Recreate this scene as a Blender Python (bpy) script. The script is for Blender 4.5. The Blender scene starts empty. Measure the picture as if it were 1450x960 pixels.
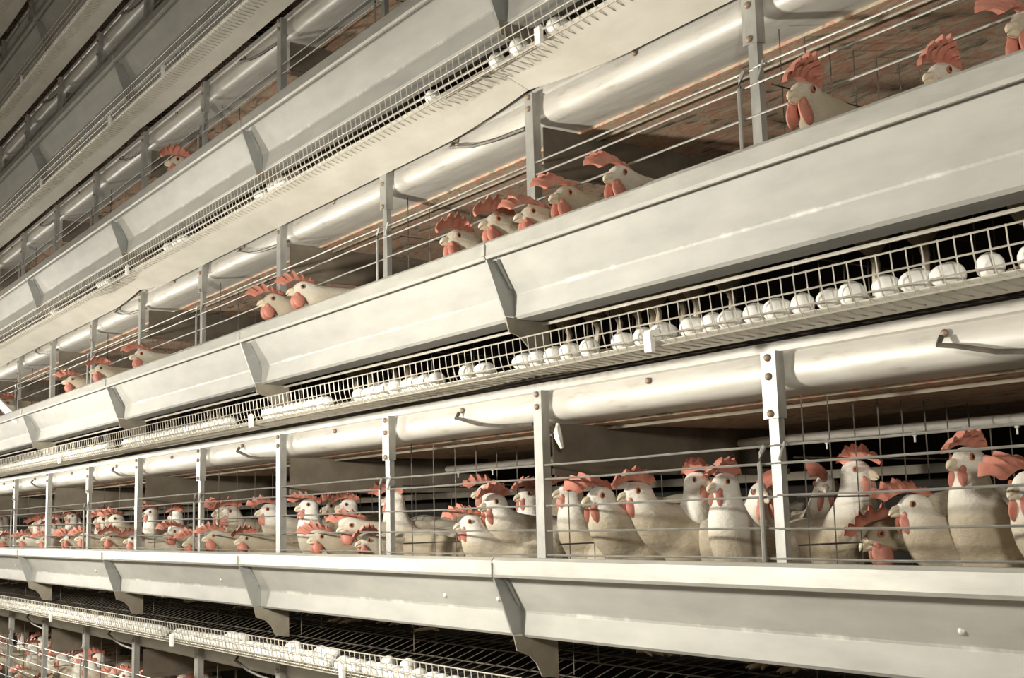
import bpy, bmesh, math, random
from mathutils import Vector, Matrix

# ------------------------------------------------------------------ scene, camera, light
scene = bpy.context.scene
col = scene.collection
S = 1.5                 # profile units -> metres (one cage is 0.5 units = 0.75 m wide)
X0, D, TH, ZO = -1.0815, 1.1531, 0.4935, 1.35   # first post, post plane, tier pitch, eye height


def setup_camera():
    yaw, pitch, roll = 0.9627, 0.1446, -0.026
    cy, sy = math.cos(yaw), math.sin(yaw)
    f = Vector((-sy * math.cos(pitch), cy * math.cos(pitch), math.sin(pitch)))
    r0 = Vector((cy, sy, 0)); u0 = r0.cross(f)
    r = r0 * math.cos(roll) + u0 * math.sin(roll)
    u = -r0 * math.sin(roll) + u0 * math.cos(roll)
    cam = bpy.data.cameras.new('camera'); co = bpy.data.objects.new('camera', cam)
    m = Matrix((r, u, -f)).transposed().to_4x4(); m.translation = (0, 0, ZO)
    co.matrix_world = m
    cam.sensor_fit = 'HORIZONTAL'; cam.sensor_width = 36; cam.lens = 36 * 1737.8 / 1450
    cam.clip_start = 0.02
    col.objects.link(co); scene.camera = co


setup_camera()
vs = scene.view_settings
vs.view_transform = 'Standard'; vs.look = 'None'; vs.gamma = 1; vs.exposure = 0.68; vs.use_curve_mapping = False
world = bpy.data.worlds.new('world'); scene.world = world
world.use_nodes = True
bg = world.node_tree.nodes['Background']
bg.inputs[0].default_value = (1.0, 0.96, 0.88, 1); bg.inputs[1].default_value = 0.018
# hanging aisle lamps (built below): x, y, height above camera, watts
LAMPS = [(0.35, 0.0, 0.34, 62), (-2.75, 0.15, 0.34, 112), (-5.85, 0.25, 0.34, 95), (-8.95, 0.3, 0.34, 95), (-12.0, 0.3, 0.34, 95)]

# ------------------------------------------------------------------ materials


def new_mat(name):
    m = bpy.data.materials.new(name); m.use_nodes = True
    nt = m.node_tree
    return m, nt, nt.nodes['Principled BSDF']


def ramp(nt, fac, stops):
    r = nt.nodes.new('ShaderNodeValToRGB')
    el = r.color_ramp.elements
    while len(el) > 1: el.remove(el[-1])
    el[0].position = stops[0][0]; el[0].color = (*stops[0][1], 1)
    for p, c in stops[1:]:
        e = el.new(p); e.color = (*c, 1)
    nt.links.new(fac, r.inputs[0])
    return r.outputs[0]


def noise(nt, scale, detail=4, rough=0.6, stretch=(1, 1, 1), dist=0.0, coord='Object'):
    tc = nt.nodes.new('ShaderNodeTexCoord'); mp = nt.nodes.new('ShaderNodeMapping')
    mp.inputs['Scale'].default_value = stretch
    nt.links.new(tc.outputs[coord], mp.inputs[0])
    n = nt.nodes.new('ShaderNodeTexNoise')
    n.inputs['Scale'].default_value = scale; n.inputs['Detail'].default_value = detail
    n.inputs['Roughness'].default_value = rough; n.inputs['Distortion'].default_value = dist
    nt.links.new(mp.outputs[0], n.inputs[0])
    return n.outputs[0]


def bump(nt, bs, h, strength, dist=0.01):
    b = nt.nodes.new('ShaderNodeBump'); b.inputs['Strength'].default_value = strength
    b.inputs['Distance'].default_value = dist
    nt.links.new(h, b.inputs['Height']); nt.links.new(b.outputs[0], bs.inputs['Normal'])


def mat(name, stops, scale=6, stretch=(1, 1, 1), rough=0.5, metal=0.0, bmp=0.0, detail=4, dist=0.0, nrough=0.6, spec=0.5):
    m, nt, bs = new_mat(name)
    n = noise(nt, scale, detail, nrough, stretch, dist)
    nt.links.new(ramp(nt, n, stops), bs.inputs['Base Color'])
    bs.inputs['Roughness'].default_value = rough; bs.inputs['Metallic'].default_value = metal
    bs.inputs['Specular IOR Level'].default_value = spec
    if bmp: bump(nt, bs, n, bmp)
    return m


M = {}
M['galv'] = mat('galvanised_sheet', [(.3, (.49, .475, .42)), (.55, (.59, .575, .515)), (.75, (.65, .635, .575))], 5, (1, 3, 3), .42, .25, .04)
M['galv_lip'] = mat('trough_lip', [(.3, (.36, .35, .31)), (.7, (.46, .445, .395))], 9, (1, 4, 4), .45, .2, .05)
M['bracket'] = mat('bracket_steel', [(.3, (.27, .275, .26)), (.7, (.37, .37, .345))], 14, (1, 1, 1), .5, .35)
M['sheet'] = mat('tray_sheet', [(.3, (.60, .57, .48)), (.7, (.72, .69, .60))], 5, (1, 2, 2), .5, .1)
M['rail'] = mat('rail_steel', [(.26, (.34, .295, .23)), (.40, (.50, .475, .42)), (.75, (.60, .575, .515))], 7, (1, 5, 5), .45, .1, .06, 6)
M['post'] = mat('post_steel', [(.3, (.27, .265, .24)), (.7, (.39, .38, .34))], 16, (3, 3, 1), .45, .3)
M['wire'] = mat('wire_steel', [(.3, (.22, .21, .185)), (.7, (.38, .365, .32))], 20, (1, 4, 4), .4, .4)
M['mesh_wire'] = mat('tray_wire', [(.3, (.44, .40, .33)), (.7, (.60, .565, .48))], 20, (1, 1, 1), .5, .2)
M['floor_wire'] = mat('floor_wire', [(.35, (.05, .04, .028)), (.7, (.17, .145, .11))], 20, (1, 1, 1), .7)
M['board'] = mat('stained_board', [(.30, (.09, .065, .045)), (.40, (.30, .23, .155)), (.46, (.50, .42, .29)), (.53, (.52, .23, .15)), (.58, (.48, .38, .26)), (.8, (.62, .54, .40))], 9, (1.0, 3.2, 3), .85, 0, .25, 7, .6)
M['panel'] = mat('partition_sheet', [(.3, (.10, .082, .058)), (.55, (.155, .13, .094)), (.8, (.21, .178, .13))], 8, (1, 1, 1), .7, 0, .1)
M['hanger'] = mat('hanger_plate', [(.3, (.22, .19, .14)), (.7, (.34, .30, .23))], 14, (1, 1, 1), .6, .1)
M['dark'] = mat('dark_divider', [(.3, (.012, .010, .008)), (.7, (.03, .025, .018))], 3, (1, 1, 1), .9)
M['bolt'] = mat('rusty_bolt', [(.3, (.16, .10, .06)), (.7, (.36, .27, .19))], 60, (1, 1, 1), .6, .3)
M['rod'] = mat('brace_rod', [(.3, (.07, .06, .045)), (.7, (.14, .125, .10))], 30, (1, 1, 1), .5, .3)
M['pvc'] = mat('pvc_pipe', [(.3, (.55, .49, .39)), (.45, (.76, .72, .63)), (.75, (.86, .83, .75))], 10, (1, 6, 6), .4)
M['white'] = mat('white_plastic', [(.3, (.82, .80, .74)), (.7, (.90, .88, .82))], 20, (1, 1, 1), .45)
M['egg'] = mat('egg_shell', [(.3, (.90, .88, .81)), (.7, (.95, .93, .87))], 30, (1, 1, 1), .45)
M['comb'] = mat('comb_skin', [(.3, (.44, .15, .10)), (.7, (.58, .25, .18))], 40, (1, 1, 1), .5, 0, .15)
M['beak'] = mat('beak_horn', [(.3, (.60, .50, .34)), (.7, (.74, .66, .50))], 60, (1, 1, 1), .4)
M['leg'] = mat('leg_scales', [(.3, (.46, .36, .24)), (.7, (.64, .54, .40))], 90, (1, 1, 1), .55, 0, .2)
M['eye'] = mat('eye_black', [(.3, (.02, .012, .008)), (.7, (.05, .03, .02))], 30, (1, 1, 1), .15)
M['iris'] = mat('eye_ring', [(.3, (.36, .12, .05)), (.7, (.46, .17, .08))], 80, (1, 1, 1), .4)
M['concrete'] = mat('concrete', [(.3, (.16, .145, .12)), (.7, (.26, .24, .20))], 3, (1, 1, 1), .85, 0, .1)
M['roof'] = mat('roof_panel', [(.3, (.05, .045, .036)), (.7, (.09, .08, .065))], 3, (1, 1, 1), .8)
M['plaster'] = mat('wall_plaster', [(.3, (.12, .11, .09)), (.7, (.18, .165, .14))], 2, (1, 1, 1), .85)
M['enamel'] = mat('lamp_enamel', [(.3, (.10, .12, .10)), (.7, (.14, .16, .14))], 20, (1, 1, 1), .4)


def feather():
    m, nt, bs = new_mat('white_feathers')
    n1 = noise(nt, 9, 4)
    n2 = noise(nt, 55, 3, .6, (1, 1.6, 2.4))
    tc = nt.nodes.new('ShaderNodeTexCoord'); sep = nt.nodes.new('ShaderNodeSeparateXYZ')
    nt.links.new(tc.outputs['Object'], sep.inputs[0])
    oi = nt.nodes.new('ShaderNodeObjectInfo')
    # lower plumage: real soiling plus painted shadow from the trough; neck and head clean
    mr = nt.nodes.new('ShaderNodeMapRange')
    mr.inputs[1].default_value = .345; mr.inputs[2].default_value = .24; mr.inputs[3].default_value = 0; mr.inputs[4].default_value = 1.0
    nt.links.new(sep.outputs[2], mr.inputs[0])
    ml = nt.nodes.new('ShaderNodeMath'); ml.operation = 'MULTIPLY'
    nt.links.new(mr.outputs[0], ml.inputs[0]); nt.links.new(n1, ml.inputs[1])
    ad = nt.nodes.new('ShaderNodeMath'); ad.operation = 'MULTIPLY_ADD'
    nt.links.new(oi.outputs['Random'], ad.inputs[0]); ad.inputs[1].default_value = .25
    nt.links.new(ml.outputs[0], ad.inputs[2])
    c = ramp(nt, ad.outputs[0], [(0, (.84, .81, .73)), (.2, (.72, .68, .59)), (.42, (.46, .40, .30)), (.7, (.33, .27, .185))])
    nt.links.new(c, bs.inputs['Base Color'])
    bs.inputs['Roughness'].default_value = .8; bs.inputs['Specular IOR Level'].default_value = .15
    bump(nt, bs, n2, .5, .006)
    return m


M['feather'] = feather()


def trough_panel_mat():
    # galvanised panel with pale scuffs rubbed along its fold line
    m, nt, bs = new_mat('trough_panel')
    n = noise(nt, 5, 5, .6, (1, 3, 3))
    base = ramp(nt, n, [(.3, (.335, .33, .30)), (.55, (.40, .39, .35)), (.75, (.45, .44, .395))])
    tc = nt.nodes.new('ShaderNodeTexCoord'); sep = nt.nodes.new('ShaderNodeSeparateXYZ')
    nt.links.new(tc.outputs['Object'], sep.inputs[0])
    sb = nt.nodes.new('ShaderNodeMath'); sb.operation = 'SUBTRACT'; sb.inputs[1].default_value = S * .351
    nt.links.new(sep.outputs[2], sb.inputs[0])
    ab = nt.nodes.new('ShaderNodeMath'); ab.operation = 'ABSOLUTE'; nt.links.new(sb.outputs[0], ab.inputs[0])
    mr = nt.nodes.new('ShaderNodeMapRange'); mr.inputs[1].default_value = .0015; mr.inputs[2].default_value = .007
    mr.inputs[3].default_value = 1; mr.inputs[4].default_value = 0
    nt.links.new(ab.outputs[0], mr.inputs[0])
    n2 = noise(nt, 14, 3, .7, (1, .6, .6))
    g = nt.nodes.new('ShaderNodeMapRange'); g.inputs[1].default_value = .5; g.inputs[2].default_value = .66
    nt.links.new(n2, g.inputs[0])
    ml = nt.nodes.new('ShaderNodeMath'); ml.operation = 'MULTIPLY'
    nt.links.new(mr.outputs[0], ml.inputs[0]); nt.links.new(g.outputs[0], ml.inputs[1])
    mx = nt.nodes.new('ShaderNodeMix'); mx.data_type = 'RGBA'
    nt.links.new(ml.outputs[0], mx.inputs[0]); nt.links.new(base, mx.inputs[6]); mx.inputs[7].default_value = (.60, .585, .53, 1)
    nt.links.new(mx.outputs[2], bs.inputs['Base Color'])
    bs.inputs['Roughness'].default_value = .58; bs.inputs['Metallic'].default_value = .08
    bump(nt, bs, n, .04)
    return m


M['trough'] = trough_panel_mat()


def lamp_mat():
    m, nt, bs = new_mat('lamp_glow')
    n = noise(nt, 4)
    c = ramp(nt, n, [(.3, (1, .9, .72)), (.7, (1, .94, .8))])
    nt.links.new(c, bs.inputs['Emission Color']); nt.links.new(c, bs.inputs['Base Color'])
    bs.inputs['Emission Strength'].default_value = 8
    return m


M['glow'] = lamp_mat()

# ------------------------------------------------------------------ helpers


class MB:
    """collects faces for one mesh"""
    def __init__(self): self.v = []; self.f = []; self.mi = []; self.sm = []

    def add(self, vs, fs, smooth=False):
        o = len(self.v); self.v += [tuple(p) for p in vs]
        for f in fs: self.f.append(tuple(i + o for i in f)); self.sm.append(smooth)

    def box(self, lo, hi):
        (a, b, c), (x, y, z) = lo, hi
        vs = [(a, b, c), (x, b, c), (x, y, c), (a, y, c), (a, b, z), (x, b, z), (x, y, z), (a, y, z)]
        self.add(vs, [(0, 3, 2, 1), (4, 5, 6, 7), (0, 1, 5, 4), (1, 2, 6, 5), (2, 3, 7, 6), (3, 0, 4, 7)])

    def tube(self, pts, r, n=6, caps=True):
        pts = [Vector(p) for p in pts]; rings = []
        rs = r if isinstance(r, (list, tuple)) else [r] * len(pts)
        for i, p in enumerate(pts):
            d = (pts[min(i + 1, len(pts) - 1)] - pts[max(i - 1, 0)]).normalized()
            a = Vector((0, 0, 1)) if abs(d.z) < .9 else Vector((1, 0, 0))
            u = d.cross(a).normalized(); w = d.cross(u)
            rings.append([p + (u * math.cos(2 * math.pi * j / n) + w * math.sin(2 * math.pi * j / n)) * rs[i] for j in range(n)])
        vs = [q for g in rings for q in g]; fs = []
        for i in range(len(pts) - 1):
            for j in range(n):
                k = (j + 1) % n
                fs.append((i * n + j, i * n + k, (i + 1) * n + k, (i + 1) * n + j))
        if caps:
            fs.append(tuple(range(n - 1, -1, -1))); fs.append(tuple((len(pts) - 1) * n + j for j in range(n)))
        self.add(vs, fs, n > 5)

    def prism(self, poly, x0, x1):
        """(y,z) polygon extruded along x"""
        n = len(poly)
        vs = [(x0, y, z) for y, z in poly] + [(x1, y, z) for y, z in poly]
        fs = [tuple(range(n - 1, -1, -1)), tuple(range(n, 2 * n))]
        fs += [(i, (i + 1) % n, n + (i + 1) % n, n + i) for i in range(n)]
        self.add(vs, fs)

    def ribbon(self, pts, t, xs, shift=None, smooth=False):
        """bent sheet: (y,z) polyline with thickness t swept along the x stations; shift(x,j)->dz"""
        n = len(pts); P = [Vector((y, z)) for y, z in pts]; off = []
        for i in range(n):
            a = (P[i] - P[i - 1]).normalized() if i else None
            b = (P[i + 1] - P[i]).normalized() if i < n - 1 else None
            na = Vector((-a.y, a.x)) if a else None; nb = Vector((-b.y, b.x)) if b else None
            if a and b:
                m = (na + nb).normalized(); m = m / max(.4, m.dot(na))
            else: m = na or nb
            off.append(P[i] + m * t)
        ring = P + off[::-1]; k = len(ring); vs = []; fs = []
        for x in xs:
            for j, p in enumerate(ring):
                jj = j if j < n else 2 * n - 1 - j
                vs.append((x, p.x, p.y + (shift(x, jj) if shift else 0)))
        for s in range(len(xs) - 1):
            for j in range(k):
                q = (j + 1) % k
                fs.append((s * k + j, (s + 1) * k + j, (s + 1) * k + q, s * k + q))
        for j in range(n - 1):
            fs.append((j, j + 1, k - 2 - j, k - 1 - j))
            o = (len(xs) - 1) * k
            fs.append((o + j, o + k - 1 - j, o + k - 2 - j, o + j + 1))
        self.add(vs, fs, smooth)

    def ball(self, c, r, nu=10, nv=7, rot=None):
        vs = []; fs = []; c = Vector(c)
        for i in range(nv + 1):
            th = math.pi * i / nv
            for j in range(nu):
                ph = 2 * math.pi * j / nu
                p = Vector((r[0] * math.sin(th) * math.cos(ph), r[1] * math.sin(th) * math.sin(ph), r[2] * math.cos(th)))
                vs.append(c + (rot @ p if rot else p))
        for i in range(nv):
            for j in range(nu):
                k = (j + 1) % nu
                fs.append((i * nu + j, (i + 1) * nu + j, (i + 1) * nu + k, i * nu + k))
        self.add(vs, fs, True)

    def mesh(self, name, m):
        me = bpy.data.meshes.new(name); me.from_pydata(self.v, [], self.f)
        me.validate(); 
        bm = bmesh.new(); bm.from_mesh(me)
        bmesh.ops.remove_doubles(bm, verts=bm.verts, dist=1e-6)
        bmesh.ops.recalc_face_normals(bm, faces=bm.faces); bm.to_mesh(me); bm.free()
        if any(self.sm):
            for p in me.polygons: p.use_smooth = True
            if hasattr(me, 'set_sharp_from_angle'): me.set_sharp_from_angle(angle=math.radians(40))
        me.materials.append(M[m] if isinstance(m, str) else m)
        return me


def link(name, data, parent=None, loc=(0, 0, 0), rz=0.0, sc=None):
    o = bpy.data.objects.new(name, data); col.objects.link(o)
    o.parent = parent; o.location = loc; o.rotation_euler = (0, 0, rz)
    if sc: o.scale = (sc, sc, sc)
    return o


def tag(o, label, cat, group=None, kind=None):
    o['label'] = label; o['category'] = cat
    if group: o['group'] = group
    if kind: o['kind'] = kind
    return o


def struct(name, me, label, cat):
    o = link(name, me); o['kind'] = 'structure'; o['label'] = label; o['category'] = cat
    return o


W = 0.5 * S


def lx(i): return -W * i                       # local x of post i (rows run towards -x)
def sc2(pts): return [(S * y, S * z) for y, z in pts]
def tier_origin(k): return (S * X0, S * D, ZO + S * (k - 1) * TH)


I0, I1 = -3, 14                                # posts
TIERS = range(-1, 6)
RNG = random.Random(4)

# ------------------------------------------------------------------ the setting
b = MB(); b.box((-16, -3.2, -.1), (6, 6.5, 0)); struct('floor', b.mesh('floor', 'concrete'), 'grey concrete aisle floor under the cage tiers', 'floor')
b = MB(); b.box((-16, -3.2, 5.7), (6, 6.5, 5.8)); struct('ceiling', b.mesh('ceiling', 'roof'), 'dark shed ceiling high above the cage tiers', 'ceiling')
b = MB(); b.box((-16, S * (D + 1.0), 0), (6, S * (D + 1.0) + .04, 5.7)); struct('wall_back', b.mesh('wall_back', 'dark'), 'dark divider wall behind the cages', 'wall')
b = MB(); b.box((-16, -1.6, 0), (6, -1.5, 5.7)); struct('wall_front', b.mesh('wall_front', 'plaster'), 'plain shed wall across the aisle from the cages', 'wall')
b = MB(); b.box((-16, -1.5, 0), (-15.9, S * (D + 1.0), 5.7)); struct('wall_left', b.mesh('wall_left', 'plaster'), 'plain end wall at the far end of the aisle', 'wall')

# ------------------------------------------------------------------ shared part meshes (local to a tier, x=0 at a post)
TIERNAME = {-1: 'bottom tier', 0: 'eye level tier', 1: 'middle tier', 2: 'third tier', 3: 'shaded fourth tier', 4: 'dark fifth tier', 5: 'dark topmost tier'}
TROUGHPOS = {-1: 'below the frame', 0: 'level across the lower picture', 1: 'slanting across the middle', 2: 'in the upper left', 3: 'dim brown', 4: 'dark, top left corner', 5: 'out of sight'}


def trough_meshes():
    lip = MB()
    lip.ribbon(sc2([(-.081, .428), (-.086, .4345), (-.096, .4345), (-.1005, .430), (-.1015, .409), (-.099, .4045), (-.092, .4055)]), S * .0018, [-2 * W + .002, -.002])
    pan = MB()
    pan.ribbon(sc2([(-.080, .4270), (-.078, .412), (-.0465, .353), (-.0455, .349), (-.0465, .317), (-.043, .3135), (-.004, .3125), (.004, .318), (.008, .375)]), -S * .0015, [-2 * W + .001, -.001])
    br = MB()
    br.prism(sc2([(-.0985, .4035), (-.079, .4050), (-.0480, .352), (-.0490, .3165), (-.066, .3165)]), -.003, .003)
    fl = MB()   # folded flange of the gusset lying against the panel
    fl.prism(sc2([(-.0835, .4035), (-.079, .4050), (-.0525, .360), (-.0570, .360)]), .003, .010)
    return lip.mesh('trough_lip', 'galv_lip'), pan.mesh('trough_panel', 'trough'), br.mesh('bracket', 'bracket'), fl.mesh('bracket_flange', 'bracket')


LIP, PAN, BRK, FLG = trough_meshes()
b = MB(); b.ball((0, 0, 0), (.007, .004, .007), 8, 5); RIVET = b.mesh('rivet', 'galv')
b = MB(); b.box((-.006, -.003, -.012), (.006, .003, .014)); CLIPSEAM = b.mesh('seam_clip', 'galv_lip')
b = MB(); b.ball((0, 0, 0), (.0075, .006, .0075), 8, 5); BOLT = b.mesh('bolt', 'bolt')

for k in TIERS:
    t = tag(link('feed_trough', None, None, tier_origin(k)), 'galvanised feed trough of the ' + TIERNAME[k] + ', ' + TROUGHPOS[k], 'feed trough', 'feed troughs along the cage tiers')
    for i in range(I0, I1 + 1, 2):
        s = link('trough_section', PAN, t, (lx(i), 0, 0))
        link('lip', LIP, s)
        g = link('bracket', BRK, s); link('bracket_flange', FLG, s)
        link('seam_clip', CLIPSEAM, s, (-.001, S * -.1022, S * .417))
        for u in (.10, .42) if k == 0 else ():
            link('rivet', RIVET, s, (-u * W, S * -.0565, S * .368))

# ------------------------------------------------------------------ egg trays: wire mesh front, sheet below


def tray_mesh():
    m = MB(); r = .0014
    prof = sc2([(-.112, .265), (-.110, .2455), (-.106, .229), (-.0985, .2165), (-.085, .2125), (-.058, .2115)])
    n = 26
    for j in range(n):
        x = -W * (j + .5) / n
        m.tube([(x, y, z) for y, z in prof], r, 4, False)
    for y, z in prof[:4]:
        m.tube([(0, y, z - .002), (-W, y, z - .002)], r * 1.15, 4, False)
    return m.mesh('tray_mesh', 'mesh_wire')


TRAY = tray_mesh()


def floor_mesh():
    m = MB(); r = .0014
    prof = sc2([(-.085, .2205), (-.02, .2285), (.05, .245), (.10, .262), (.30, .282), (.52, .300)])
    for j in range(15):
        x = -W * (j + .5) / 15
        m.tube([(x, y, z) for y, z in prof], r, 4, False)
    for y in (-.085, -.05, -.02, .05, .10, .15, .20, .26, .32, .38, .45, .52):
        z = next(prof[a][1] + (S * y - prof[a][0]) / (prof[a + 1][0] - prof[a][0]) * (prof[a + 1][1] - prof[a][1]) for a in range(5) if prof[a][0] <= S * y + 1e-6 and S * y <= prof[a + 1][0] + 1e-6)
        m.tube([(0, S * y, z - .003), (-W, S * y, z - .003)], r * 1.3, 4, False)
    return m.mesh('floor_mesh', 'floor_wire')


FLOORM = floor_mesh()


def sheet_mesh(zr, kink):
    # four cages long, rear edge hung lower in the middle and pulled up at its two ends
    m = MB(); n = 40; xs = [-4 * W * j / n for j in range(n + 1)]
    def sh(x, j):
        u = min(-x, 4 * W + x) / W
        return (S * kink * max(0, 1 - u / .5) ** 1.5) * min(1, j / 2.0)
    m.ribbon(sc2([(-.100, .2205), (-.092, .2165), (-.05, .2165 + (zr - .2165) * .5), (-.006 if zr != .204 else -.014, zr)]), S * .0016, [xs[0] - .001] + xs[1:-1] + [xs[-1] + .001], sh)
    return m.mesh('tray_sheet', 'sheet')


SHEETS = {k: sheet_mesh(z, q) for k, (z, q) in {-1: (.216, .004), 0: (.216, .004), 1: (.2185, .005), 2: (.186, .021), 3: (.204, .006), 4: (.204, .006), 5: (.204, .006)}.items()}
b = MB(); b.prism([(-.006, -.022), (.003, -.022), (.004, .016), (-.003, .022), (-.008, .016)], -.010, .010); CLIP = b.mesh('tray_clip', 'white')
CLIPS = {1: (.22, 2.83, 5.91), 2: (.66, 4.6), 0: (1.98, 3.79, 6.02), 3: (4.05, 5.0, 6.6), 4: (7.3,)}
for k in TIERS:
    t = tag(link('egg_tray', None, None, tier_origin(k)), 'wire mesh egg roll-out tray under the feed trough of the ' + TIERNAME[k], 'egg tray', 'egg trays along the cage tiers')
    for i in range(I0, I1):
        o = link('tray_mesh', TRAY, t, (lx(i), 0, 0)); o['kind'] = 'stuff'
    for i in range(I0, I1, 4):
        link('tray_sheet', SHEETS[k], t, (lx(i), 0, 0))
    for i in CLIPS.get(k, ()):
        link('tray_clip', CLIP, t, (lx(i), S * -.106, S * .222))

# ------------------------------------------------------------------ cage rows: rails, posts, wires, partitions


def rail_mesh():
    m = MB()
    m.ribbon(sc2([(.03, .2155), (.013, .2145), (.012, .2015), (.016, .1990), (.0135, .196), (.012, .176), (.013, .167), (.0165, .1595), (.023, .1545), (.033, .152), (.10, .152)]), S * .0015, [0, -W], None, True)
    return m.mesh('rail', 'rail')


RAIL = rail_mesh()


def post_plain():
    m = MB()
    m.box((-.0165, -.010, S * .33), (.0165, -.006, S * (.2 + TH)))
    m.box((.0125, -.006, S * .33), (.0165, .013, S * (.2 + TH)))
    return m.mesh('post', 'post')


def post_double():
    m = MB()
    m.box((-.019, -.010, S * (.115 + TH)), (.019, -.006, S * (.2 + TH)))
    m.box((.015, -.006, S * (.115 + TH)), (.019, .013, S * (.2 + TH)))
    m.box((-.010, -.0055, S * .33), (.014, -.002, S * (.125 + TH)))
    m.box((.010, -.002, S * .33), (.014, .010, S * (.125 + TH)))
    return m.mesh('post', 'post')


def door_bar():
    m = MB()
    m.tube([(-.034, -.012, S * .36), (-.034, -.012, S * (.060 + TH)), (-.030, -.012, S * (.072 + TH)), (-.018, -.012, S * (.082 + TH))], .0045, 6)
    m.tube([(.034, -.012, S * (.085 + TH)), (.026, -.012, S * (.075 + TH)), (.016, -.012, S * (.062 + TH))], .003, 6)
    return m.mesh('door_latch', 'post')


POSTA, POSTB, LATCH = post_plain(), post_double(), door_bar()
b = MB(); b.tube([(0, 0, 0), (-W * .33, 0, .001), (-W * .66, 0, -.001), (-W, 0, 0)], .0026, 6); FWIRE = b.mesh('front_wire', 'wire')
b = MB(); b.tube([(-.5 * W, S * .004, S * .186), (-.5 * W, S * -.003, S * .176), (-.46 * W, S * -.003, S * .1725), (-.36 * W, S * -.002, S * .160), (-.22 * W, S * -.001, S * .152), (-.03, S * .0, S * .148)], .005, 6)
BRACE = b.mesh('brace_rod', 'rod')
ZC = .1475 + TH                                 # cage ceiling above a tier


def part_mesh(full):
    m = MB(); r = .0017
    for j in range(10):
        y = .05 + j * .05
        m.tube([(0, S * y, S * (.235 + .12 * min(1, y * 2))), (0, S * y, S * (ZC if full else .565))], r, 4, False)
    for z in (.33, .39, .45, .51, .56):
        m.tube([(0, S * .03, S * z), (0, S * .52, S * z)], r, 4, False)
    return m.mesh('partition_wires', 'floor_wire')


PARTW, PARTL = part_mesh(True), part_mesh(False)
b = MB(); b.prism(sc2([(.022, ZC), (.56, ZC), (.56, .575), (.022, .565)]), -.002, .002)
b.box((-.006, S * .022, S * .560), (.006, S * .56, S * .570)); PARTP = b.mesh('partition_panel', 'panel')
b = MB(); b.prism(sc2([(-.064, .3155), (.019, .311), (.020, .245), (-.012, .250), (-.022, .270), (-.036, .284), (-.058, .292)]), -.002, .002); HANG = b.mesh('floor_hanger', 'hanger')
b = MB(); b.tube([(0, S * .01, S * .308), (-W, S * .01, S * .308)], .004, 6); SILL = b.mesh('sill_rod', 'mesh_wire')

for k in TIERS:
    t = tag(link('cage_row', None, None, tier_origin(k)), 'row of wire hen cages with steel posts, ' + TIERNAME[k], 'cage row', 'cage tiers of the battery')
    for i in range(I0, I1 + 1):
        x = lx(i); odd = i % 2
        # the rail above this tier's cages sits under the next tier's tray
        rl = link('rail', RAIL, t, (x, 0, S * TH))
        link('bolt', BOLT, rl, (-.5 * W, S * .010, S * .190))
        p = link('post', POSTA if odd else POSTB, t, (x, 0, 0))
        for zz in ((.198, .178) if odd else (.196, .172, .125)):
            link('bolt', BOLT, p, (0, -.012, S * (zz + TH - .004)))
        if odd:
            link('brace_rod', BRACE, t, (x - .0, 0, S * TH))
            link('partition_panel', PARTP, t, (x, 0, 0))
            o = link('partition_wires', PARTL, t, (x, 0, 0)); o['kind'] = 'stuff'
            link('floor_hanger', HANG, t, (x, 0, 0))
        else:
            link('door_latch', LATCH, t, (x, 0, 0))
            o = link('partition_wires', PARTW, t, (x, 0, 0)); o['kind'] = 'stuff'
        link('sill_rod', SILL, t, (x, 0, 0))
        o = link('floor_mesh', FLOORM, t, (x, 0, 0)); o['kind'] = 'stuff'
        for z in (.082, .060, .018, -.022, -.058):
            link('front_wire', FWIRE, t, (x, -.004, S * (z + TH + RNG.uniform(-.0012, .0012))))

# ------------------------------------------------------------------ dropping boards above each tier, drinker lines
b = MB(); b.box((lx(I1 + 1), S * .10, S * .1475), (lx(I0), S * .97, S * .170)); BOARD = b.mesh('board', 'board')
b = MB(); b.box((lx(I1 + 1), S * .05, S * .170), (lx(I0), S * .97, S * .176)); SHADOWL = b.mesh('shadow_layer', 'dark')  # dark sheet added on the boards, painted shadow for the deep gap
b = MB(); b.tube([(lx(I0), S * .135, S * .1425), (lx(I1 + 1), S * .135, S * .1425)], .004, 6); BROD = b.mesh('edge_rod', 'hanger')
b = MB(); b.tube([(lx(I0), S * .44, S * .122), (lx(I1 + 1), S * .44, S * .122)], .0115, 10); PIPE = b.mesh('pipe', 'pvc')
b = MB(); b.tube([(0, 0, -.008), (0, 0, -.020), (0, 0, -.021), (0, 0, -.034)], [.005, .005, .0025, .0025], 6); NIP = b.mesh('nipple', 'white')
b = MB(); b.box((lx(I1 + 1), S * .88, S * .065), (lx(I0), S * .90, S * .083)); BACKR = b.mesh('rear_rail', 'hanger')
for k in TIERS:
    org = tier_origin(k + 1)
    o = tag(link('dropping_board', None, None, org), 'brown stained dropping board forming the roof of the ' + TIERNAME[k], 'dropping board', 'dropping boards between the tiers')
    link('board', BOARD, o); link('shadow_layer', SHADOWL, o)['kind'] = 'stuff'; link('edge_rod', BROD, o); link('rear_rail', BACKR, o)
    o = tag(link('drinker_pipe', None, None, org), 'white plastic drinker pipe with nipples inside the ' + TIERNAME[k], 'water pipe', 'drinker pipes in the cages')
    link('pipe', PIPE, o)
    if k in (-1, 0, 1):
        for i in range(I0, I1 + 1):
            for u in (.25, .6, .9):
                link('nipple', NIP, o, (lx(i + u), S * .44, S * .122))

# ------------------------------------------------------------------ hens


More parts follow.
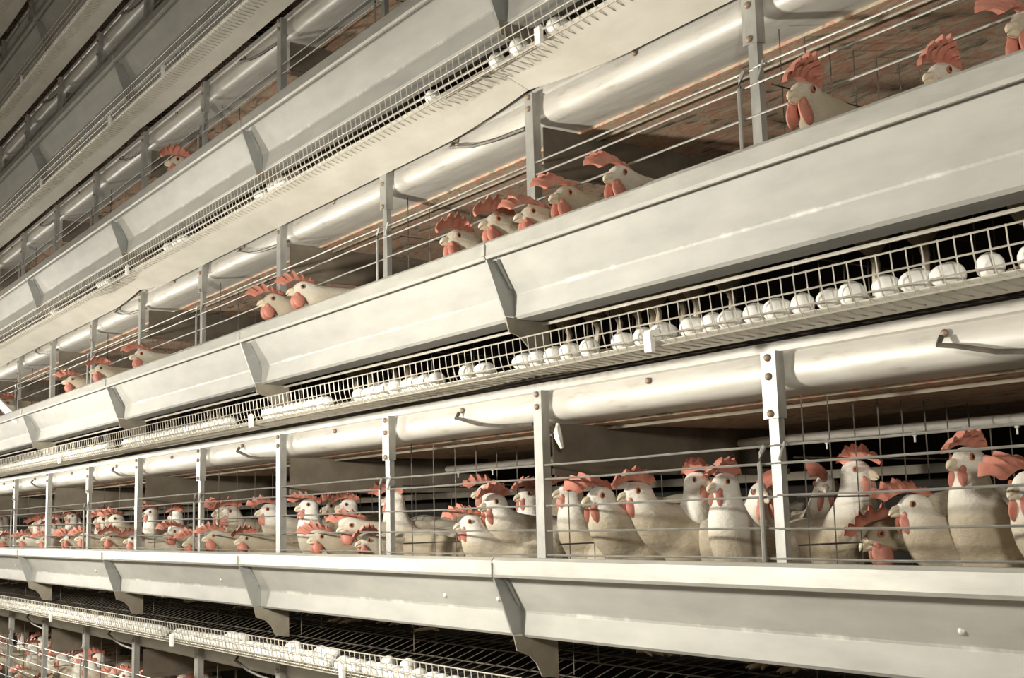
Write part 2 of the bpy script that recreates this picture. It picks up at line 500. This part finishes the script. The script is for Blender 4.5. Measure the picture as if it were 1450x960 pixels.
def remeshed(mb, name, voxel, m):
    me = mb.mesh(name + '_raw', m)
    o = link(name, me)
    r = o.modifiers.new('r', 'REMESH'); r.mode = 'VOXEL'; r.voxel_size = voxel; r.use_smooth_shade = True
    s = o.modifiers.new('s', 'SMOOTH'); s.factor = .5; s.iterations = 5
    dg = bpy.context.evaluated_depsgraph_get()
    out = bpy.data.meshes.new_from_object(o.evaluated_get(dg), depsgraph=dg)
    out.name = name
    bpy.data.objects.remove(o); bpy.data.meshes.remove(me)
    for p in out.polygons: p.use_smooth = True
    if not out.materials: out.materials.append(M[m])
    return out


def bez(a, c, b_, t): return a * (1 - t) ** 2 + c * 2 * t * (1 - t) + b_ * t * t


def hen_pose(name, hx, hz, cx, cz, tilt=0.0):
    """hen facing +x, feet at z=0; returns dict of meshes and the eye offset"""
    m = MB(); R = lambda a: Matrix.Rotation(a, 3, 'Y')
    m.ball((-.01, 0, .222), (.155, .088, .088), 20, 14, R(-.18))
    m.ball((.075, 0, .225), (.082, .080, .088), 18, 12)
    m.ball((-.11, 0, .250), (.085, .066, .062), 16, 12)
    m.ball((-.180, 0, .268), (.075, .030, .040), 16, 10, R(.35))
    m.ball((-.215, 0, .285), (.065, .020, .026), 14, 8, R(.45))
    for s in (-1, 1):
        m.ball((-.035, s * .078, .235), (.125, .026, .062), 18, 10, R(-.12))
        m.ball((-.13, s * .055, .245), (.07, .016, .030), 12, 8, R(-.1))
        m.ball((.0, s * .046, .150), (.045, .034, .066), 12, 10)
    a = Vector((.085, 0, .245)); c = Vector((cx, 0, cz)); h = Vector((hx, 0, hz))
    n = 16
    for j in range(n + 1):
        t = j / n
        r = .070 * (1 - t) ** 1.3 + .0285 * t + .010 * math.sin(math.pi * t)
        p = bez(a, c, h + Vector((-.010, 0, -.004)), t)
        m.ball(p, (r * .98, r * .92, r), 14, 10)
    Rt = R(tilt)
    H = lambda x, y, z: h + Rt @ Vector((x, y, z))
    m.ball(H(0, 0, 0), (.034, .0235, .026), 16, 12, Rt)
    m.ball(H(.020, 0, -.004), (.021, .0165, .017), 14, 10, Rt)
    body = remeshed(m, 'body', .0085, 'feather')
    # beak: two curved cones
    bk = MB()
    bk.tube([H(.034, 0, -.002), H(.044, 0, -.003), H(.050, 0, -.007), H(.054, 0, -.012)], [.0085, .0068, .0042, .001], 8)
    bk.tube([H(.032, 0, -.011), H(.043, 0, -.0125), H(.051, 0, -.0145)], [.007, .005, .001], 8)
    # comb: serrated blade, thicker at the base, flopping to one side
    cm = {}
    for side in (-1, 1):
        cb = MB(); nc = 30; nr = 4; vs = []; fs = []
        for sgn in (-1, 1):
            for q in range(nc + 1):
                t = q / nc
                bx = .058 - .088 * t
                bz = .008 + .020 * math.sin(math.pi * min(1, .12 + t * .80))
                sp = abs(math.sin(math.pi * (t * 5 + .02)))
                ht = (.013 + .031 * math.sin(math.pi * min(1, .16 + .78 * t)) ** .8) * (.58 + .42 * sp * (.7 + .3 * math.sin(q * 2.3 + hx * 40)))
                lean = .016 * (.55 - t)
                for w in range(nr + 1):
                    v = w / nr
                    th = .0056 * (1 - v * .65)
                    vs.append(H(bx + lean * v * 2.2, side * (.026 + hz * .04) * v ** 1.5 * math.sin(math.pi * min(1, .25 + t * .7)) + sgn * th, bz + ht * v - .010 * v ** 3))
        A = lambda sg, q, w: sg * (nc + 1) * (nr + 1) + q * (nr + 1) + w
        for q in range(nc):
            for w in range(nr):
                fs.append((A(0, q, w), A(0, q + 1, w), A(0, q + 1, w + 1), A(0, q, w + 1)))
                fs.append((A(1, q, w), A(1, q, w + 1), A(1, q + 1, w + 1), A(1, q + 1, w)))
            fs.append((A(0, q, nr), A(0, q + 1, nr), A(1, q + 1, nr), A(1, q, nr)))
            fs.append((A(0, q, 0), A(1, q, 0), A(1, q + 1, 0), A(0, q + 1, 0)))
        for q in (0, nc):
            for w in range(nr): fs.append((A(0, q, w), A(0, q, w + 1), A(1, q, w + 1), A(1, q, w)))
        cb.add(vs, fs, True); cm[side] = cb.mesh('comb', 'comb')
    wt = []
    for s in (-1, 1):
        wb = MB(); wb.ball(H(.022, s * .0115, -.031), (.0185, .0075, .0225), 12, 9, Rt @ Matrix.Rotation(s * .18, 3, 'X'))
        wb.ball(H(.024, s * .0115, -.016), (.009, .005, .010), 10, 6, Rt); wt.append(wb.mesh('wattle', 'comb'))
    ey = []
    for s in (-1, 1):
        eb = MB(); eb.ball(H(.0125, s * .0235, .005), (.0068, .0022, .0068), 10, 6, Rt); ring = eb.mesh('eye_ring', 'iris')
        pb = MB(); pb.ball(H(.0125, s * .0252, .005), (.0038, .0015, .0038), 8, 6, Rt); ey.append((ring, pb.mesh('pupil', 'eye')))
    lg = []
    for s in (-1, 1):
        lb = MB()
        lb.tube([(.004, s * .046, .115), (-.014, s * .046, .075), (-.004, s * .046, .012)], [.011, .0075, .0060], 7)
        for an, ln in ((-.45, .055), (0, .064), (.45, .055), (math.pi, .026)):
            dx, dy = math.cos(an), math.sin(an)
            lb.tube([(-.004, s * .046, .012), (-.004 + dx * ln * .5, s * .046 + dy * ln * .5, .0085), (-.004 + dx * ln * .85, s * .046 + dy * ln * .85, .0055), (-.004 + dx * ln, s * .046 + dy * ln, .002)], [.0058, .0046, .0038, .0012], 6)
        lg.append(lb.mesh('leg', 'leg'))
    e = H(.0125, 0, .005)
    return dict(body=body, beak=bk.mesh('beak', 'beak'), comb=cm, wattle=wt, eye=ey, leg=lg, ex=e.x, ez=e.z)


POSES = {
    'high': hen_pose('high', .150, .405, .165, .300, .08),
    'mid': hen_pose('mid', .195, .345, .200, .270, .10),
    'reach': hen_pose('reach', .285, .300, .205, .250, .10),
    'low': hen_pose('low', .250, .235, .190, .250, .35),
}


def floor_z(y):
    for (a, p), (c, q) in (((-.08, .2175), (.05, .245)), ((.05, .245), (.10, .262)), ((.10, .262), (.30, .282)), ((.30, .282), (.6, .306))):
        if y <= c: return p + (y - a) / (c - a) * (q - p)
    return .30


def hen(k, i, y, z, yaw, label, group, pose=None, full=True):
    """k tier; i,y,z eye position in row units (z in the tier's own units); yaw 0 = facing the aisle, + turns left along the row"""
    fy = max(y + .14, .10)
    fz = floor_z(fy)
    hgt = S * (z - fz)
    if pose is None:
        pose = min(('high', 'mid', 'low') if y > .06 else ('high', 'mid', 'reach', 'low'), key=lambda q: abs(POSES[q]['ez'] - hgt))
    P = POSES[pose]
    s = max(.86, min(1.16, hgt / P['ez']))
    a = math.radians(-90 - yaw)                # +x local turned to face -y
    dx, dy = math.cos(a), math.sin(a)
    T = tier_origin(k)
    ex, ey = T[0] + lx(i), T[1] + S * y
    px, py = ex - dx * P['ex'] * s, ey - dy * P['ex'] * s
    fz = floor_z((py - T[1]) / S)
    root = tag(link('hen', None, None, (px, py, T[2] + S * fz + .001), a, s), label, 'hen', group)
    bo = link('body', P['body'], root)
    link('comb', P['comb'][RNG.choice((-1, 1))], root)
    link('beak', P['beak'], root)
    for q in (0, 1):
        link('wattle', P['wattle'][q], root)
        if full:
            e = link('eye', P['eye'][q][0], root); link('pupil', P['eye'][q][1], e)
            link('leg', P['leg'][q], root)
    return root


GA = 'hens in the cages level with the eye'
NEAR = [  # i, y, z(absolute), yaw, label
    (.10, .22, .067, -95, 'white hen with head turned away to the right, upright behind the wire partition'),
    (-.35, .13, .060, 8, 'tall white hen facing left just below the drinker pipe at right'),
    (-.61, .05, .021, 5, 'white hen cut by the right edge of the picture, lower row'),
    (-.20, .12, .006, 30, 'hen with lowered head in front of the dark gap, right cage'),
    (.32, .27, .040, -40, 'shaded hen just right of the slotted post, deep in the cage'),
    (.86, .05, .029, 0, 'white hen in front, round red wattle, head left of her twin neighbour'),
    (.80, .10, .035, 10, 'white hen with dark wattle, second head right of the plain centre post'),
    (.70, .20, .065, -95, 'tan-necked hen behind, head turned right, tallest in the centre cage'),
    (.35, .07, .045, 0, 'white hen with large wattle just left of the slotted post'),
    (.38, .17, .034, -60, 'hen half hidden behind the slotted post, only red face showing'),
    (1.25, .14, .050, 20, 'hen head directly right of the plain centre post, comb at the wire'),
    (1.58, .04, -.004, 10, 'front hen of the red-combed huddle, head lowered towards the trough'),
    (1.54, .08, .028, -5, 'white-breasted hen at the right of the red-combed huddle'),
    (1.67, .20, .047, 0, 'hen looking out just left of the plain centre post'),
    (1.95, .20, .058, 20, 'rear hen of the red-combed huddle, comb highest'),
    (2.96, .05, .044, 0, 'bright white hen in profile facing left with a small beak, left centre'),
    (3.00, .16, .044, 15, 'hen behind the bright white hen, left centre'),
    (2.42, .12, .056, 60, 'pale hen stretching up against the post, side on'),
    (2.45, .03, -.013, 15, 'hen leaning low beside the post, left centre'),
    (2.62, .0, -.034, 0, 'hen feeding with head in the trough, below the bright white hen'),
    (2.28, .02, -.041, -10, 'hen feeding with head in the trough, next to the left centre post'),
    (-.02, .17, -.035, 35, 'hen crouched low behind the foot of the slotted post'),
]
for i, y, z, yaw, lab in NEAR:
    hen(0, i, y, z + TH, yaw, lab, GA)
# bodies filling the near cages
for i, y, z, yaw, lab in [(-.30, .20, -.01, 45, 'grey hen seen side on, head down, low in the right cage'), (.55, .26, -.03, -45, 'soiled hen lying along the back of the centre cage'),
                          (2.0, .26, -.02, 40, 'shaded hen at the back of the cage left of the centre post'), (-.62, .3, .03, 60, 'hen at the back of the right cage under the drinker pipe')]:
    hen(0, i, y, z + TH, yaw, lab, GA)

def far_hen(i, y, z, yaw, full):
    if z < 0: hen(0, i, y, z + TH, yaw, 'distant hen with head down at the feed trough, eye level tier, left', 'distant feeding hens level with the eye', None, full)
    else: hen(0, i, y, z + TH, yaw, 'distant hen standing with head up in the eye level cages, left', 'distant standing hens level with the eye', None, full)


FAR = [(4.13, .10, .035, 0), (3.72, .12, .036, 10), (3.47, .01, -.037, 0), (3.83, .0, -.030, 10), (4.13, .0, -.042, -10), (3.3, .2, .04, 30), (5.54, .12, .050, 0), (5.30, .16, .045, 60), (4.75, .06, -.02, 0),
       (4.5, .15, .04, -20), (5.87, .06, .029, 0), (5.54, .0, -.030, 0), (5.1, .0, -.036, 15), (6.4, .1, .03, 0), (6.2, .01, -.03, 0)]
for i, y, z, yaw in FAR:
    far_hen(i, y, z, yaw, True)
for n in range(34):
    i = 6.5 + n * .2 + RNG.uniform(-.06, .06)
    lo = n % 3 == 0
    far_hen(i, 0.0 if lo else RNG.uniform(.04, .22), RNG.uniform(-.04, -.02) if lo else RNG.uniform(.01, .055), RNG.uniform(-30, 30), n < 16)
GB = 'hens looking over the second tier trough'
for i, y, z, yaw, lab in [
    (1.39, -.035, .480, 0, 'leftmost of four heads over the middle trough, comb spread wide'),
    (1.14, -.035, .482, 5, 'second of four heads over the middle trough, tall comb tip'),
    (.91, -.045, .470, 10, 'hen head low over the middle trough, beak just above the lip'),
    (.77, -.030, .484, -5, 'hen head pressed beside another under the tier two post'),
    (.51, -.030, .484, -10, 'lone white head with clear eye right of the post, middle trough'),
    (-.20, -.030, .498, -12, 'large white head with hanging wattle near the upper right post'),
    (-.59, -.030, .462, 0, 'hen with spread comb mostly hidden by the lip, far right'),
    (-.76, .0, .492, 0, 'hen at the top right corner, cut by the picture edge'),
    (2.97, -.035, .495, 0, 'left head of the pair on either side of a thin post, middle trough'),
    (2.67, -.030, .497, 5, 'right head of the pair beside a thin post, middle trough'),
    (4.84, -.030, .487, 0, 'small distant hen head between two posts, middle trough'),
    (5.63, -.030, .490, 0, 'small distant white head beside a post on the middle trough'),
    (6.28, -.030, .490, 0, 'small distant red-combed head on the middle trough'),
    (8.12, -.030, .495, 0, 'hen head next to the white stick at the left edge')]:
    hen(1, i, y, z, yaw, lab, GB, 'reach')
hen(2, 4.28, -.03, 1.032 - TH, 0, 'red-combed head alone on the third tier, upper left', 'hens on the upper tiers', 'reach')
hen(2, 3.3, .03, .965 - TH, 0, 'hen on the third tier with only a comb tip above the trough', 'hens on the upper tiers', 'mid')
for n in range(52):
    i = 1.6 + n * .155 + RNG.uniform(-.05, .05)
    lo = n % 4 == 0
    hen(-1, i, 0.02 if lo else RNG.uniform(.05, .25), TH + (RNG.uniform(-.05, -.02) if lo else RNG.uniform(.0, .06)), RNG.uniform(-35, 35), 'white hen crowded in the bottom tier below the egg tray, lower left', 'hens of the bottom tier', None, n < 30)

# ------------------------------------------------------------------ eggs


def egg_mesh():
    m = MB(); vs = []; fs = []; nu, nv = 14, 10
    for a in range(nv + 1):
        th = math.pi * a / nv; x = .0285 * math.cos(th)
        r = .0215 * math.sin(th) * (1 - .16 * math.cos(th))
        for j in range(nu):
            ph = 2 * math.pi * j / nu; vs.append((x, r * math.cos(ph), r * math.sin(ph)))
    for a in range(nv):
        for j in range(nu):
            q = (j + 1) % nu; fs.append((a * nu + j, a * nu + q, (a + 1) * nu + q, (a + 1) * nu + j))
    m.add(vs, fs, True)
    return m.mesh('egg', 'egg')


EGG = egg_mesh()


def egg(k, i, label, group, back=False):
    T = tier_origin(k)
    y = -.084 if not back else -.050
    z = S * (.2175 + .0013 + (0 if not back else .006)) + .0212
    o = tag(link('egg', EGG, None, (T[0] + lx(i), T[1] + S * y + RNG.uniform(-.002, .004), T[2] + z)), label, 'egg', group)
    o.rotation_euler = (RNG.uniform(-3, 3), RNG.uniform(-.12, .12), RNG.choice((0, math.pi)) + RNG.choice((-1, 1)) * RNG.uniform(.65, 1.5))
    s = RNG.uniform(.93, 1.05); o.scale = (s, s, s)


def egg_run(k, a, c, label, group, step=.064):
    i = a
    while i <= c:
        egg(k, i, label, group); i += step * RNG.uniform(.98, 1.12)


LB = 'white egg in the tray below the middle feed trough'; EN = -1
ORD = 'second third fourth fifth sixth seventh eighth ninth tenth eleventh twelfth thirteenth fourteenth fifteenth sixteenth seventeenth eighteenth nineteenth twentieth twenty-first twenty-second twenty-third'.split()
for i in (-.75, -.65, -.575, -.505, -.41, -.34, -.265, -.19, -.12, -.03, .035, .10, .21, .295, .38, .525, .61, .69, .775, .85, 1.07, 1.15):
    EN += 1
    egg(1, i, 'white egg, %s from the right edge, in the middle egg tray' % ORD[EN], 'eggs in the middle tray, right half')
for i in (-.84, -.95, -1.1, -1.2):
    egg(1, i, 'white egg at or beyond the right edge of the middle egg tray', 'eggs in the middle tray, right half')
for a, c in ((1.36, 1.95), (2.2, 2.78), (3.2, 4.72), (5.0, 7.9)):
    egg_run(1, a, c, LB + ', left half', 'eggs in the middle tray, left half')
for i in (.22, .62, .82, .95, 1.35, 2.61, 2.70, 2.84, 3.83, 3.92, 4.04, 5.08, 5.15, 5.22, 6.3):
    egg(2, i, 'white egg in the mesh tray of the third tier', 'eggs in the third tier tray')
for a, c in ((.2, .8), (1.08, 1.46), (1.52, 2.10), (2.2, 3.0), (3.1, 3.88), (4.05, 5.8), (5.85, 8.4)):
    egg_run(0, a, c, 'white egg in the lowest tray, at the bottom left', 'eggs in the lowest tray')
for i in (2.3, 2.38, 2.66, 3.2, 3.3, 1.7, 1.85):
    egg(0, i, 'white egg in the lowest tray, at the bottom left', 'eggs in the lowest tray', True)

# ------------------------------------------------------------------ small things
T = tier_origin(1)
b = MB(); b.box((-.27, -.006, -.024), (.27, .006, .024))
o = tag(link('white_stick', b.mesh('white_stick', 'white'), None, (T[0] + lx(7.72), T[1] - S * .078, T[2] + S * .462)), 'flat white plastic stick leaning out of the middle trough at the left edge', 'stick')
o.rotation_euler = (0, math.radians(17), 0)
T = tier_origin(0)
b = MB(); b.tube([(0, 0, .03), (.004, -.004, .01), (.012, -.006, -.008), (.02, -.004, -.03)], [.004, .010, .009, .004], 7); b.tube([(0, 0, .03), (-.006, 0, .012), (-.004, -.003, -.006)], [.003, .007, .004], 6)
tag(link('rag_scrap', b.mesh('rag_scrap', 'pvc'), None, (T[0] + lx(1) + .05, T[1] + .012, T[2] + S * (.125 + TH))), 'pale scrap of rag hanging beside the plain centre post', 'rag')

# ------------------------------------------------------------------ hanging aisle lamps (outside the frame)
for x, y, z, wts in LAMPS:
    r = tag(link('hanging_lamp', None, None, (x, y, ZO + z)), 'bulb aisle lamp with an added baffle, hanging on a cord outside the view', 'lamp', 'aisle lamps')
    b = MB(); b.ball((0, 0, 0), (.05, .05, .06), 12, 8); link('bulb', b.mesh('bulb', 'glow'), r)
    b = MB(); b.tube([(0, 0, .05), (0, 0, .12)], .022, 10); link('socket', b.mesh('socket', 'enamel'), r)
    b = MB(); b.tube([(0, 0, .154), (0, 0, .162), (0, 0, .21), (0, 0, .22)], [.26, .26, .05, .03], 24); link('light_baffle', b.mesh('light_baffle', 'enamel'), r)  # added out of view to cut lamp light off the upper tiers
    b = MB(); b.tube([(0, 0, .12), (0, 0, 5.7 - ZO - z)], .006, 6); link('cord', b.mesh('cord', 'enamel'), r)
    L = bpy.data.lights.new('lamp_light', 'POINT'); L.energy = wts; L.shadow_soft_size = .075; L.use_soft_falloff = False; L.color = (1.0, .955, .87)
    lo = link('lamp_light', L, r)
